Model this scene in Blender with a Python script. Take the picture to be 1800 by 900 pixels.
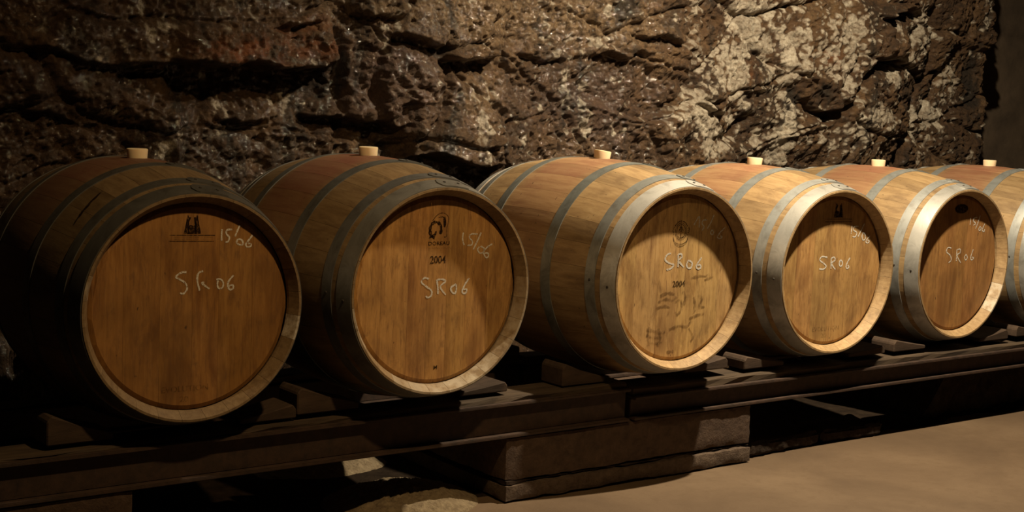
import bpy, bmesh, math, random
import numpy as np
from mathutils import Matrix, Vector

for _o in list(bpy.data.objects):
    bpy.data.objects.remove(_o)
SC = bpy.context.scene
COL = SC.collection

# ---------------------------------------------------------------- camera
cam_d = bpy.data.cameras.new('camera')
cam = bpy.data.objects.new('camera', cam_d)
COL.objects.link(cam)
cam_d.sensor_width = 36.0
cam_d.lens = 2582.3 / 1800.0 * 36.0
cam_d.clip_start = 0.05
R_ = Vector((0.79746055, -0.60183393, 0.04304174))
U_ = Vector((0.0359063, 0.11854457, 0.99229931))
F_ = Vector((0.60230176, 0.78977409, -0.11614424))
cam.matrix_world = Matrix(((R_.x, U_.x, -F_.x, 0.0), (R_.y, U_.y, -F_.y, 0.0),
                           (R_.z, U_.z, -F_.z, 1.26), (0, 0, 0, 1)))
SC.camera = cam

# ---------------------------------------------------------------- world, lamps, exposure
wd = bpy.data.worlds.new('cellar_air')
SC.world = wd
wd.use_nodes = True
_bg = wd.node_tree.nodes['Background']
_bg.inputs[0].default_value = (1.0, 0.72, 0.45, 1)
_bg.inputs[1].default_value = 0.004

def lamp(name, loc, aim, watts, col, radius, cone, blend=1.0):
    d = bpy.data.lights.new(name, 'SPOT')
    d.energy = watts; d.color = col; d.shadow_soft_size = radius
    d.spot_size = math.radians(cone); d.spot_blend = blend
    o = bpy.data.objects.new(name, d); o.location = loc
    o.rotation_euler = (Vector(aim) - Vector(loc)).to_track_quat('-Z', 'Y').to_euler()
    COL.objects.link(o)
    return o
lamp('ceiling_lamp', (3.82, 2.85, 2.75), (4.38, 3.66, 0.9), 540.0, (1.0, 0.82, 0.56), 0.032, 142)
lamp('aisle_lamp', (1.98, 1.78, 2.90), (1.92, 3.4, 0.85), 110.0, (1.0, 0.66, 0.31), 0.045, 70)

SC.view_settings.view_transform = 'Standard'
SC.view_settings.look = 'None'
SC.view_settings.gamma = 1.0
SC.view_settings.use_curve_mapping = False
SC.view_settings.exposure = 0.0

# ---------------------------------------------------------------- helpers
def tag(o, label=None, cat=None, group=None, kind=None):
    if label: o['label'] = label
    if cat: o['category'] = cat
    if group: o['group'] = group
    if kind: o['kind'] = kind
    return o

def empty(name, loc, rz=0.0):
    o = bpy.data.objects.new(name, None)
    o.location = loc; o.rotation_euler = (0, 0, rz)
    o.empty_display_size = 0.05
    COL.objects.link(o)
    return o

def link(name, me, mat=None, parent=None, smooth=False):
    if mat is not None and not me.materials:
        for m in (mat if isinstance(mat, (list, tuple)) else [mat]):
            me.materials.append(m)
    if smooth:
        me.polygons.foreach_set('use_smooth', [True] * len(me.polygons))
    o = bpy.data.objects.new(name, me)
    COL.objects.link(o)
    if parent is not None:
        o.parent = parent
    return o

def pymesh(name, v, f):
    me = bpy.data.meshes.new(name)
    me.from_pydata([tuple(p) for p in v], [], f)
    me.update()
    return me

def bmmesh(name, bm):
    me = bpy.data.meshes.new(name)
    bmesh.ops.recalc_face_normals(bm, faces=bm.faces)
    for e in bm.edges:
        if len(e.link_faces) == 2 and e.calc_face_angle(0) > 0.5: e.smooth = False
    bm.to_mesh(me); bm.free()
    return me

# ---- numpy noise
class Noise:
    def __init__(s, seed):
        r = np.random.RandomState(seed)
        s.t = r.rand(256, 256).astype(np.float64)
        s.px = r.rand(256, 256); s.py = r.rand(256, 256)
    def v(s, x, y):
        xi = np.floor(x).astype(int); yi = np.floor(y).astype(int)
        fx = x - xi; fy = y - yi
        fx = fx * fx * fx * (fx * (fx * 6 - 15) + 10); fy = fy * fy * fy * (fy * (fy * 6 - 15) + 10)
        a = s.t[xi & 255, yi & 255]; b = s.t[(xi + 1) & 255, yi & 255]
        c = s.t[xi & 255, (yi + 1) & 255]; d = s.t[(xi + 1) & 255, (yi + 1) & 255]
        return ((a + (b - a) * fx) * (1 - fy) + (c + (d - c) * fx) * fy) * 2 - 1
    def fbm(s, x, y, n=4, g=0.5, l=2.03):
        o = 0; a = 1; tot = 0
        for k in range(n):
            o = o + a * s.v(x + 17.3 * k, y - 9.1 * k); tot += a; a *= g; x = x * l; y = y * l
        return o / tot
    def worley(s, x, y):
        xi = np.floor(x).astype(int); yi = np.floor(y).astype(int)
        f1 = np.full(x.shape, 9.0); f2 = np.full(x.shape, 9.0); cid = np.zeros(x.shape)
        for dx in (-1, 0, 1):
            for dy in (-1, 0, 1):
                cx = (xi + dx) & 255; cy = (yi + dy) & 255
                d = np.hypot(xi + dx + s.px[cx, cy] - x, yi + dy + s.py[cx, cy] - y)
                c = s.t[cx, cy]
                nf = d < f1
                f2 = np.where(nf, f1, np.minimum(f2, d)); cid = np.where(nf, c, cid); f1 = np.where(nf, d, f1)
        return f1, f2, cid
N1, N2, N3 = Noise(3), Noise(11), Noise(29)
def sstep(a, b, x):
    t = np.clip((x - a) / (b - a), 0, 1); return t * t * (3 - 2 * t)

# ---------------------------------------------------------------- node helpers
def new_mat(name):
    m = bpy.data.materials.new(name); m.use_nodes = True
    nt = m.node_tree; b = nt.nodes['Principled BSDF']
    return m, nt, b
def nd(nt, typ, **kw):
    n = nt.nodes.new(typ)
    for k, v in kw.items(): setattr(n, k, v)
    return n
def coords(nt, scale=(1, 1, 1), out='Object', loc=None):
    tc = nd(nt, 'ShaderNodeTexCoord'); mp = nd(nt, 'ShaderNodeMapping')
    nt.links.new(tc.outputs[out], mp.inputs[0]); mp.inputs['Scale'].default_value = scale
    if loc is not None: nt.links.new(loc, mp.inputs['Location'])
    return mp.outputs[0]
def noise(nt, vec, scale, detail=6, rough=0.6, dist=0.0):
    n = nd(nt, 'ShaderNodeTexNoise'); n.inputs['Scale'].default_value = scale
    n.inputs['Detail'].default_value = detail; n.inputs['Roughness'].default_value = rough
    n.inputs['Distortion'].default_value = dist
    nt.links.new(vec, n.inputs['Vector']); return n.outputs[0]
def ramp(nt, fac, stops):
    r = nd(nt, 'ShaderNodeValToRGB'); e = r.color_ramp.elements
    while len(e) < len(stops): e.new(0.5)
    for i, (p, c) in enumerate(stops):
        e[i].position = p
        e[i].color = (c, c, c, 1) if not isinstance(c, (tuple, list)) else (c[0], c[1], c[2], 1)
    nt.links.new(fac, r.inputs[0]); return r.outputs[0]
def mix(nt, fac, a, b, mode='MIX'):
    m = nd(nt, 'ShaderNodeMix', data_type='RGBA', blend_type=mode)
    for sock, v in ((m.inputs[0], fac), (m.inputs[6], a), (m.inputs[7], b)):
        if hasattr(v, 'is_output'): nt.links.new(v, sock)
        elif isinstance(v, (int, float)): sock.default_value = v
        else: sock.default_value = (v[0], v[1], v[2], 1)
    return m.outputs[2]
def math_(nt, op, a, b=0.0, clamp=False):
    m = nd(nt, 'ShaderNodeMath', operation=op); m.use_clamp = clamp
    for sock, v in ((m.inputs[0], a), (m.inputs[1], b)):
        if hasattr(v, 'is_output'): nt.links.new(v, sock)
        else: sock.default_value = v
    return m.outputs[0]
def bump(nt, b, h, strength=0.3, dist=0.01):
    n = nd(nt, 'ShaderNodeBump'); n.inputs['Strength'].default_value = strength
    n.inputs['Distance'].default_value = dist
    nt.links.new(h, n.inputs['Height']); nt.links.new(n.outputs[0], b.inputs['Normal'])
def attr(nt, name):
    a = nd(nt, 'ShaderNodeAttribute'); a.attribute_name = name; return a.outputs['Fac']
def obinfo(nt):
    return nd(nt, 'ShaderNodeObjectInfo').outputs

# ---------------------------------------------------------------- materials
def mat_stave():
    # oak stave: grain along local Y; wine stained belt between the bilge hoops (object colour R = how stained, G = tint)
    m, nt, b = new_mat('oak_stave')
    oi = obinfo(nt)
    off = nd(nt, 'ShaderNodeCombineXYZ'); nt.links.new(math_(nt, 'MULTIPLY', oi['Random'], 37.0), off.inputs[0])
    nt.links.new(math_(nt, 'MULTIPLY', oi['Random'], 11.0), off.inputs[1])
    v = coords(nt, (1, 0.08, 1), loc=off.outputs[0])
    g = noise(nt, v, 55, 6, 0.65, 0.4)
    base = ramp(nt, g, [(0.25, (0.19, 0.115, 0.052)), (0.5, (0.30, 0.195, 0.09)), (0.75, (0.39, 0.27, 0.135))])
    v2 = coords(nt, (1, 0.5, 1), loc=off.outputs[0])
    blot = noise(nt, v2, 9, 7, 0.68, 0.4)
    base = mix(nt, math_(nt, 'MULTIPLY', ramp(nt, blot, [(0.5, 0), (0.72, 1)]), 0.55), base, (0.10, 0.055, 0.025))
    rnd = ramp(nt, oi['Random'], [(0, 0.78), (1, 1.08)])
    base = mix(nt, 1.0, base, rnd, 'MULTIPLY')
    sep = nd(nt, 'ShaderNodeSeparateXYZ'); tc = nd(nt, 'ShaderNodeTexCoord'); nt.links.new(tc.outputs['Object'], sep.inputs[0])
    ay = math_(nt, 'ABSOLUTE', sep.outputs[1])
    belt = ramp(nt, math_(nt, 'ADD', ay, math_(nt, 'MULTIPLY', math_(nt, 'SUBTRACT', blot, 0.5), 0.12)), [(0.10, 1), (0.17, 0)])
    sc = nd(nt, 'ShaderNodeSeparateColor'); nt.links.new(oi['Color'], sc.inputs[0])
    wine = math_(nt, 'MULTIPLY', math_(nt, 'MULTIPLY', belt, sc.outputs[0]), ramp(nt, blot, [(0.25, 0.45), (0.6, 1)]), True)
    base = mix(nt, wine, base, (0.235, 0.078, 0.048))
    tint = nd(nt, 'ShaderNodeCombineColor')
    for k in range(3): nt.links.new(sc.outputs[1], tint.inputs[k])
    base = mix(nt, 1.0, base, tint.outputs[0], 'MULTIPLY')
    spk = noise(nt, coords(nt, (1, 1, 1), loc=off.outputs[0]), 90, 2, 0.5)
    base = mix(nt, ramp(nt, spk, [(0.70, 0), (0.76, 0.7)]), base, (0.05, 0.03, 0.018))
    nt.links.new(base, b.inputs['Base Color']); b.inputs['Roughness'].default_value = 0.62
    bump(nt, b, g, 0.25, 0.002)
    return m

def mat_head():
    m, nt, b = new_mat('oak_head')
    oi = obinfo(nt)
    off = nd(nt, 'ShaderNodeCombineXYZ'); nt.links.new(math_(nt, 'MULTIPLY', oi['Random'], 53.0), off.inputs[0])
    nt.links.new(math_(nt, 'MULTIPLY', oi['Random'], 19.0), off.inputs[2])
    g = noise(nt, coords(nt, (1, 1, 0.06), loc=off.outputs[0]), 90, 6, 0.7, 0.3)
    base = ramp(nt, g, [(0.22, (0.36, 0.20, 0.072)), (0.5, (0.50, 0.305, 0.122)), (0.78, (0.60, 0.39, 0.175))])
    st = noise(nt, coords(nt, (1, 1, 0.22), loc=off.outputs[0]), 16, 6, 0.65, 0.5)
    base = mix(nt, math_(nt, 'MULTIPLY', ramp(nt, st, [(0.47, 0), (0.66, 1)]), 0.72), base, (0.21, 0.10, 0.036))
    bl = noise(nt, coords(nt), 5, 4, 0.6, 0.4)
    base = mix(nt, math_(nt, 'MULTIPLY', ramp(nt, bl, [(0.48, 0), (0.64, 1)]), 0.45), base, (0.22, 0.13, 0.055))
    rnd = ramp(nt, oi['Random'], [(0, 0.93), (1, 1.04)])
    base = mix(nt, 1.0, base, rnd, 'MULTIPLY')
    base = mix(nt, 1.0, base, oi['Color'], 'MULTIPLY')
    fl = noise(nt, coords(nt, (1, 1, 0.11), loc=off.outputs[0]), 150, 4, 0.6, 0.2)
    base = mix(nt, ramp(nt, fl, [(0.54, 0), (0.68, 0.55)]), base, (0.19, 0.09, 0.034))
    cl = noise(nt, coords(nt, (1, 1, 0.45), loc=off.outputs[0]), 34, 6, 0.7, 0.6)
    base = mix(nt, ramp(nt, cl, [(0.52, 0), (0.70, 0.5)]), base, (0.16, 0.078, 0.032))
    sp = noise(nt, coords(nt, (1, 1, 0.5), loc=off.outputs[0]), 70, 2, 0.5)
    base = mix(nt, ramp(nt, sp, [(0.72, 0), (0.76, 0.8)]), base, (0.06, 0.028, 0.012))
    nt.links.new(base, b.inputs['Base Color']); b.inputs['Roughness'].default_value = 0.6
    bump(nt, b, g, 0.22, 0.0015)
    return m

def nd_off(nt, oi):
    off = nd(nt, 'ShaderNodeCombineXYZ'); nt.links.new(math_(nt, 'MULTIPLY', oi['Random'], 41.0), off.inputs[0])
    return off.outputs[0]

def mat_chime():
    m, nt, b = new_mat('oak_chime')
    oi = obinfo(nt)
    g = noise(nt, coords(nt, (1, 0.6, 1), loc=nd_off(nt, oi)), 60, 6, 0.7)
    base = ramp(nt, g, [(0.3, (0.27, 0.165, 0.075)), (0.7, (0.47, 0.325, 0.165))])
    bl = noise(nt, coords(nt, (1, 1, 1), loc=nd_off(nt, oi)), 22, 5, 0.65)
    base = mix(nt, ramp(nt, bl, [(0.55, 0), (0.72, 0.55)]), base, (0.13, 0.08, 0.045))
    base = mix(nt, 1.0, base, ramp(nt, oi['Random'], [(0, 0.92), (1, 1.06)]), 'MULTIPLY')
    sc0 = nd(nt, 'ShaderNodeSeparateColor'); nt.links.new(oi['Color'], sc0.inputs[0])
    tn = nd(nt, 'ShaderNodeCombineColor')
    for k in range(3): nt.links.new(sc0.outputs[1], tn.inputs[k])
    base = mix(nt, 1.0, base, tn.outputs[0], 'MULTIPLY')
    # staves whose rim was whitened keep a pale coat (object colour B)
    sc = nd(nt, 'ShaderNodeSeparateColor'); nt.links.new(oi['Color'], sc.inputs[0])
    base = mix(nt, math_(nt, 'MULTIPLY', sc.outputs[2], ramp(nt, bl, [(0.40, 1), (0.6, 0.15)])), base, (0.62, 0.56, 0.45))
    nt.links.new(base, b.inputs['Base Color']); b.inputs['Roughness'].default_value = 0.65
    bump(nt, b, g, 0.2, 0.002)
    return m

def mat_steel():
    m, nt, b = new_mat('galvanised_hoop')
    oi = obinfo(nt)
    v = coords(nt)
    n = noise(nt, v, 14, 6, 0.65, 0.6)
    base = ramp(nt, n, [(0.3, (0.24, 0.235, 0.225)), (0.5, (0.40, 0.40, 0.39)), (0.72, (0.54, 0.54, 0.53))])
    rs = noise(nt, v, 6, 6, 0.7, 0.2)
    base = mix(nt, ramp(nt, rs, [(0.58, 0), (0.74, 0.6)]), base, (0.17, 0.10, 0.055))
    base = mix(nt, 1.0, base, oi['Color'], 'MULTIPLY')
    nt.links.new(base, b.inputs['Base Color'])
    b.inputs['Metallic'].default_value = 0.55
    nt.links.new(ramp(nt, n, [(0.3, 0.55), (0.7, 0.36)]), b.inputs['Roughness'])
    bump(nt, b, n, 0.12, 0.002)
    return m

def mat_plain(name, c1, c2, scale, rough=0.8, bs=0.4, bd=0.004, vs=(1, 1, 1), spec=0.5):
    m, nt, b = new_mat(name)
    n = noise(nt, coords(nt, vs), scale, 8, 0.7, 0.2)
    nt.links.new(ramp(nt, n, [(0.3, c1), (0.7, c2)]), b.inputs['Base Color'])
    b.inputs['Roughness'].default_value = rough
    b.inputs['Specular IOR Level'].default_value = spec
    bump(nt, b, n, bs, bd)
    return m

def mat_flat(name, c, rough=0.8):
    m, nt, b = new_mat(name)
    b.inputs['Base Color'].default_value = (c[0], c[1], c[2], 1); b.inputs['Roughness'].default_value = rough
    return m

def mat_mark(name, c, lo, hi, scale, amount=1.0):
    # chalk or branding ink that does not cover the wood completely
    m, nt, b = new_mat(name)
    b.inputs['Base Color'].default_value = (c[0], c[1], c[2], 1); b.inputs['Roughness'].default_value = 0.95
    b.inputs['Specular IOR Level'].default_value = 0.05
    n = noise(nt, coords(nt, (1, 1, 0.7)), scale, 3, 0.6)
    nt.links.new(math_(nt, 'MULTIPLY', ramp(nt, n, [(lo, 0), (hi, 1)]), amount), b.inputs['Alpha'])
    return m

def mat_rock():
    m, nt, b = new_mat('wet_cellar_rock')
    v = coords(nt)
    a = noise(nt, v, 4.5, 8, 0.65, 0.5)
    base = ramp(nt, a, [(0.3, (0.024, 0.0115, 0.005)), (0.47, (0.060, 0.029, 0.012)), (0.60, (0.105, 0.057, 0.025)), (0.76, (0.165, 0.103, 0.05))])
    f = noise(nt, v, 38, 6, 0.7, 0.3)
    base = mix(nt, ramp(nt, f, [(0.48, 0), (0.66, 0.75)]), base, (0.022, 0.014, 0.009))
    pur = attr(nt, 'plum'); base = mix(nt, math_(nt, 'MULTIPLY', pur, 0.6), base, (0.075, 0.042, 0.034))
    tan = attr(nt, 'tan'); base = mix(nt, math_(nt, 'MULTIPLY', tan, ramp(nt, f, [(0.35, 0.9), (0.62, 0.1)])), base, (0.26, 0.175, 0.095))
    ru = attr(nt, 'rust'); base = mix(nt, math_(nt, 'MULTIPLY', ru, ramp(nt, noise(nt, v, 16, 5, 0.65), [(0.42, 0.0), (0.62, 0.85)])), base, (0.22, 0.068, 0.018))
    vd = noise(nt, coords(nt, (1, 1, 0.3)), 7, 6, 0.65, 0.4)
    base = mix(nt, ramp(nt, vd, [(0.52, 0), (0.64, 0.85)]), base, (0.013, 0.010, 0.007))
    wm = attr(nt, 'white')
    f2 = noise(nt, v, 60, 5, 0.65)
    wcol = ramp(nt, f2, [(0.3, (0.22, 0.165, 0.11)), (0.6, (0.52, 0.465, 0.375))])
    base = mix(nt, wm, base, wcol)
    nt.links.new(base, b.inputs['Base Color'])
    wetn = ramp(nt, noise(nt, v, 9, 5, 0.6), [(0.40, 1.0), (0.60, 0.25)])
    wet = math_(nt, 'MULTIPLY', wetn, math_(nt, 'SUBTRACT', 1.0, math_(nt, 'MULTIPLY', attr(nt, 'dry'), 0.85)))
    b.inputs['Roughness'].default_value = 0.75
    b.inputs['Specular IOR Level'].default_value = 0.3
    nt.links.new(wet, b.inputs['Coat Weight'])
    b.inputs['Coat Roughness'].default_value = 0.075
    b.inputs['Coat IOR'].default_value = 1.6
    h = math_(nt, 'ADD', noise(nt, v, 85, 8, 0.75), math_(nt, 'MULTIPLY', f, 1.2))
    bump(nt, b, h, 0.9, 0.014)
    # the film of water follows a finer, livelier relief than the stone
    n2 = nd(nt, 'ShaderNodeBump'); n2.inputs['Strength'].default_value = 1.0; n2.inputs['Distance'].default_value = 0.0045
    nt.links.new(noise(nt, v, 95, 3, 0.6), n2.inputs['Height']); nt.links.new(n2.outputs[0], b.inputs['Coat Normal'])
    return m

def mat_floor():
    m, nt, b = new_mat('worn_cellar_floor')
    v = coords(nt)
    a = noise(nt, v, 1.6, 8, 0.6, 0.4)
    base = ramp(nt, a, [(0.3, (0.095, 0.06, 0.034)), (0.5, (0.135, 0.088, 0.051)), (0.7, (0.18, 0.122, 0.073))])
    f = noise(nt, v, 26, 6, 0.7)
    base = mix(nt, ramp(nt, f, [(0.5, 0), (0.7, 0.4)]), base, (0.11, 0.068, 0.036))
    s = noise(nt, v, 150, 3, 0.6)
    base = mix(nt, ramp(nt, s, [(0.68, 0), (0.74, 0.6)]), base, (0.22, 0.16, 0.10))
    nt.links.new(base, b.inputs['Base Color']); b.inputs['Roughness'].default_value = 0.7
    bump(nt, b, math_(nt, 'ADD', f, math_(nt, 'MULTIPLY', s, 0.5)), 0.35, 0.004)
    return m

M = dict(stave=mat_stave(), head=mat_head(), chime=mat_chime(), steel=mat_steel(), rock=mat_rock(), floor=mat_floor(),
         timber=mat_plain('old_timber', (0.028, 0.017, 0.010), (0.10, 0.066, 0.038), 30, 0.85, 0.5, 0.004, (0.12, 1, 1)),
         chock=mat_plain('chock_wood', (0.028, 0.016, 0.010), (0.085, 0.052, 0.032), 26, 0.85, 0.5, 0.004, (0.25, 1, 1)),
         beam=mat_plain('rusty_beam_steel', (0.025, 0.016, 0.012), (0.075, 0.042, 0.028), 22, 0.7, 0.5, 0.003),
         concrete=mat_plain('rough_concrete', (0.05, 0.029, 0.019), (0.115, 0.072, 0.048), 34, 0.9, 0.8, 0.008),
         mortar=mat_plain('crumbling_mortar', (0.065, 0.041, 0.028), (0.15, 0.105, 0.073), 48, 0.95, 0.9, 0.01),
         rubble=mat_plain('dark_rubble', (0.018, 0.012, 0.009), (0.06, 0.041, 0.03), 24, 0.9, 0.9, 0.012, (1, 1, 1), 0.15),
         earth=mat_plain('earth_shade_tint', (0.012, 0.008, 0.006), (0.035, 0.024, 0.016), 18, 0.95, 0.8, 0.01, (1, 1, 1), 0.1),
         dirt=mat_plain('pale_grit', (0.17, 0.12, 0.07), (0.42, 0.33, 0.205), 45, 0.95, 1.0, 0.014),
         plaster=mat_plain('dark_plaster', (0.06, 0.042, 0.027), (0.12, 0.083, 0.052), 8, 0.9, 0.4, 0.006),
         chalk=mat_mark('white_chalk', (0.78, 0.74, 0.66), 0.30, 0.48, 260, 1.0),
         ink=mat_mark('burnt_brand', (0.022, 0.012, 0.007), 0.30, 0.50, 180, 0.85),
         faint=mat_mark('faded_brand', (0.05, 0.025, 0.012), 0.36, 0.62, 160, 0.36),
         smear=mat_mark('brown_smear', (0.17, 0.095, 0.04), 0.32, 0.62, 60, 0.5),
         iron=mat_flat('dark_rivet', (0.05, 0.043, 0.037), 0.5))
def mat_bung():
    m, nt, b = new_mat('cream_silicone')
    b.inputs['Base Color'].default_value = (0.86, 0.70, 0.46, 1); b.inputs['Roughness'].default_value = 0.45
    b.inputs['Subsurface Weight'].default_value = 0.25; b.inputs['Subsurface Radius'].default_value = (0.012, 0.007, 0.003)
    b.inputs['Subsurface Scale'].default_value = 1.0
    return m
M['bung'] = mat_bung()
# ================================================================ the setting
# ---------------------------------------------------------------- rock wall (height field, real relief)
YW = 4.52
def seg_dist(x, z, pts):
    d = np.full(x.shape, 9.0)
    for (x0, z0), (x1, z1) in zip(pts[:-1], pts[1:]):
        vx, vz = x1 - x0, z1 - z0
        t = np.clip(((x - x0) * vx + (z - z0) * vz) / (vx * vx + vz * vz), 0, 1)
        d = np.minimum(d, np.hypot(x - x0 - t * vx, z - z0 - t * vz))
    return d
# overhanging beds: x0, z0, x1, z1, how far the bed above stands out, its height, depth of the hollow below, its height
LEDGES = [(2.02, 1.278, 2.60, 1.292, .13, .20, .10, .13), (1.50, 1.305, 2.02, 1.262, .025, .12, .04, .06), (1.85, 1.244, 2.02, 1.240, .05, .10, .04, .05),
          (3.04, 1.350, 3.36, 1.360, .07, .22, .06, .045), (2.80, 1.415, 3.04, 1.396, .04, .10, .04, .03), (3.45, 1.373, 3.70, 1.379, .03, .15, .03, .02),
          (3.84, 1.388, 4.16, 1.414, .03, .10, .03, .02), (4.06, 1.480, 4.32, 1.475, .035, .12, .03, .025), (2.50, 1.135, 2.85, 1.100, .05, .12, .07, .05),
          (2.88, 0.985, 3.30, 0.975, .11, .20, .10, .12), (4.20, 1.226, 4.29, 1.228, .02, .05, .03, .02), (4.37, 1.198, 4.63, 1.164, .03, .08, .03, .03),
          (5.49, 1.430, 5.71, 1.458, .06, .15, .07, .05), (5.50, 1.660, 5.80, 1.688, .07, .2, .05, .04), (2.20, 1.098, 2.37, 1.097, .03, .08, .05, .04),
          (2.68, 1.469, 2.86, 1.468, .03, .08, .03, .03), (2.37, 1.447, 2.54, 1.439, .03, .08, .03, .03), (1.52, 1.12, 1.75, 1.08, .02, .1, .025, .04),
          (5.05, 1.245, 5.26, 1.20, .03, .1, .05, .05)]
FISS = [([(5.70, 1.468), (5.518, 1.428), (5.428, 1.325), (5.32, 1.218), (5.22, 1.17)], .024, .08), ([(5.98, 1.80), (5.985, 1.40), (5.916, 1.287), (5.849, 1.122), (5.76, 0.90)], .022, .10),
        ([(4.594, 1.054), (4.697, 1.08), (4.815, 1.156)], .022, .05), ([(4.371, 1.42), (4.381, 1.29)], .008, .03), ([(2.612, 1.396), (2.645, 1.231), (2.641, 1.073)], .02, .04),
        ([(3.028, 1.398), (3.057, 1.307), (3.027, 1.141), (2.96, 1.02)], .018, .05), ([(2.82, 1.247), (2.94, 1.241)], .006, .015), ([(3.146, 1.32), (3.15, 1.22)], .012, .04),
        ([(5.56, 1.7), (5.60, 1.50), (5.56, 1.43)], .012, .04), ([(6.17, 1.60), (6.10, 1.35), (6.02, 1.2)], .016, .05), ([(3.70, 1.55), (3.66, 1.25), (3.70, 1.0)], .012, .02)]
WHITE = [(4.799, 1.525, .36, .20, 1), (4.997, 1.361, .24, .15, 1), (4.673, 1.348, .19, .14, 1), (4.454, 1.101, .17, .10, 1.1), (4.916, 1.058, .18, .08, .9), (5.287, 1.526, .12, .17, 1),
         (5.668, 1.387, .16, .07, .9), (5.858, 1.583, .11, .13, .7), (6.155, 1.35, .10, .16, .62), (5.571, 1.145, .16, .16, .66), (5.999, 1.152, .13, .16, .6), (5.2, 1.05, .2, .1, .7),
         (4.016, 1.55, .04, .05, .8), (3.918, 1.44, .1, .03, .75), (5.05, 1.62, .5, .1, .6),
         (5.077, 1.313, .13, .075, -1.2), (4.502, 1.532, .075, .14, -.9), (5.726, 1.255, .17, .07, -.7), (5.10, 1.60, .05, .10, -.6)]
def blob(x, z, L):
    o = np.zeros(x.shape)
    for cx, cz, rx, rz, w in L: o += w * np.exp(-((x - cx) / rx) ** 2 - ((z - cz) / rz) ** 2)
    return o
def wall_height(x, z):
    wx = x + 0.05 * N1.fbm(x * 4, z * 4, 3); wz = z + 0.035 * N2.fbm(x * 5 + 7, z * 5, 3)
    h = 0.10 * N1.fbm(x * 1.3 + 5, z * 1.6, 2)
    f1, f2, cid = N2.worley(wx * 1.9 + 3, wz * 3.6)
    h += 0.085 * (cid - 0.5) * sstep(0.0, 0.22, f2 - f1) - 0.02 * (1 - sstep(0, 0.08, f2 - f1))
    f1, f2, cid = N3.worley(wx * 5.1, wz * 6.5)
    h += 0.030 * (cid - 0.5) * sstep(0, 0.3, f2 - f1)
    for x0, z0, x1, z1, d, up, cd, dn in LEDGES:
        ze = z0 + (z1 - z0) * (x - x0) / (x1 - x0) + 0.018 * N3.fbm(x * 14, z * 3, 3)
        inx = sstep(x0 - .04, x0 + .05, wx) * (1 - sstep(x1 - .05, x1 + .04, wx))
        dz = wz - ze
        h += inx * d * sstep(-0.010, 0.012, dz) * np.exp(-np.clip(dz, 0, 9) / up)
        h -= inx * cd * (1 - sstep(-0.012, 0.008, dz)) * np.exp(-(np.clip(-dz, 0, 9) / dn) ** 2)
    for pts, wdt, dep in FISS:
        h -= dep * np.exp(-(seg_dist(wx - 0.0, wz, pts) / wdt) ** 2)
    w = np.clip(blob(x, z, WHITE), 0, 1)
    p1, _, _ = N1.worley(x * 34, z * 34); p2, _, _ = N2.worley(x * 17, z * 17)
    h += np.clip(w * 1.3, 0, 1) * (0.012 * (1 - p1) + 0.016 * (1 - p2) - .014)
    rough = 1 - 0.45 * np.clip(w, 0, 1)
    h += 0.030 * rough * N3.fbm(x * 8, z * 9, 5, 0.62)
    rid = 1 - np.abs(N1.fbm(x * 17, z * 19, 4, 0.62)) * 2.2
    h += 0.016 * rough * (rid - .5)
    pit = N2.fbm(x * 30 + 4, z * 30, 3, 0.6)
    h -= 0.013 * rough * sstep(0.22, 0.55, pit)
    h += 0.006 * N2.fbm(x * 62, z * 66, 3, 0.65)
    return h
def grid_mesh(name, X, Y, Z):
    nz, nx = X.shape
    co = np.stack([X, Y, Z], -1).reshape(-1, 3)
    i = np.arange((nz - 1) * (nx - 1)); rr = i // (nx - 1); cc = i % (nx - 1); a = rr * nx + cc
    q = np.stack([a, a + 1, a + nx + 1, a + nx], 1)
    me = bpy.data.meshes.new(name)
    me.vertices.add(len(co)); me.vertices.foreach_set('co', co.ravel())
    me.loops.add(q.size); me.loops.foreach_set('vertex_index', q.ravel().astype(np.int32))
    me.polygons.add(len(q)); me.polygons.foreach_set('loop_start', (np.arange(len(q)) * 4).astype(np.int32))
    me.polygons.foreach_set('loop_total', np.full(len(q), 4, np.int32))
    me.polygons.foreach_set('use_smooth', np.ones(len(q), bool))
    me.update(calc_edges=True); me.validate()
    return me
def add_attr(me, name, arr):
    a = me.attributes.new(name, 'FLOAT', 'POINT'); a.data.foreach_set('value', arr.ravel().astype(np.float32))
xs = np.concatenate([np.arange(0.3, 1.4, 0.02), np.arange(1.4, 6.60, 0.0046)])
zs = np.concatenate([np.arange(-0.03, 0.84, 0.03), np.arange(0.84, 1.86, 0.0044), np.arange(1.86, 2.75, 0.03)])
GX, GZ = np.meshgrid(xs, zs)
HH = wall_height(GX, GZ)
# the rock face rounds off and turns back at its right-hand end
edge = 6.56 + 0.04 * N1.fbm(GZ * 6, GZ * 0 + 3, 3) + 0.02 * np.sin(GZ * 5)
turn = np.clip((GX - (edge - 0.16)) / 0.16, 0, 1.25)
HH = HH - 0.42 * turn ** 3
HH = np.minimum(HH, 0.16)
lean = 0.05 * sstep(1.0, 0.2, GZ)
me = grid_mesh('wall_back', GX, YW - HH + lean, GZ)
wb = np.clip(blob(GX, GZ, WHITE), 0, 1.2)
wn = N3.fbm(GX * 7 + 2, GZ * 6, 6, 0.7) * 1.15 + N1.fbm(GX * 30, GZ * 30, 3, .6) * 0.35
q1, _, _ = N1.worley(GX * 34, GZ * 34); q2, _, _ = N2.worley(GX * 17, GZ * 17)
tips = 0.55 * (0.42 - q1) + 0.55 * (0.45 - q2)                      # crust whitens on its knobs first
brk = N2.fbm(GX * 10 + 3, GZ * 5, 5, .66) * 1.1 + N3.fbm(GX * 24, GZ * 18, 4, .65) * 0.5
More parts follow.
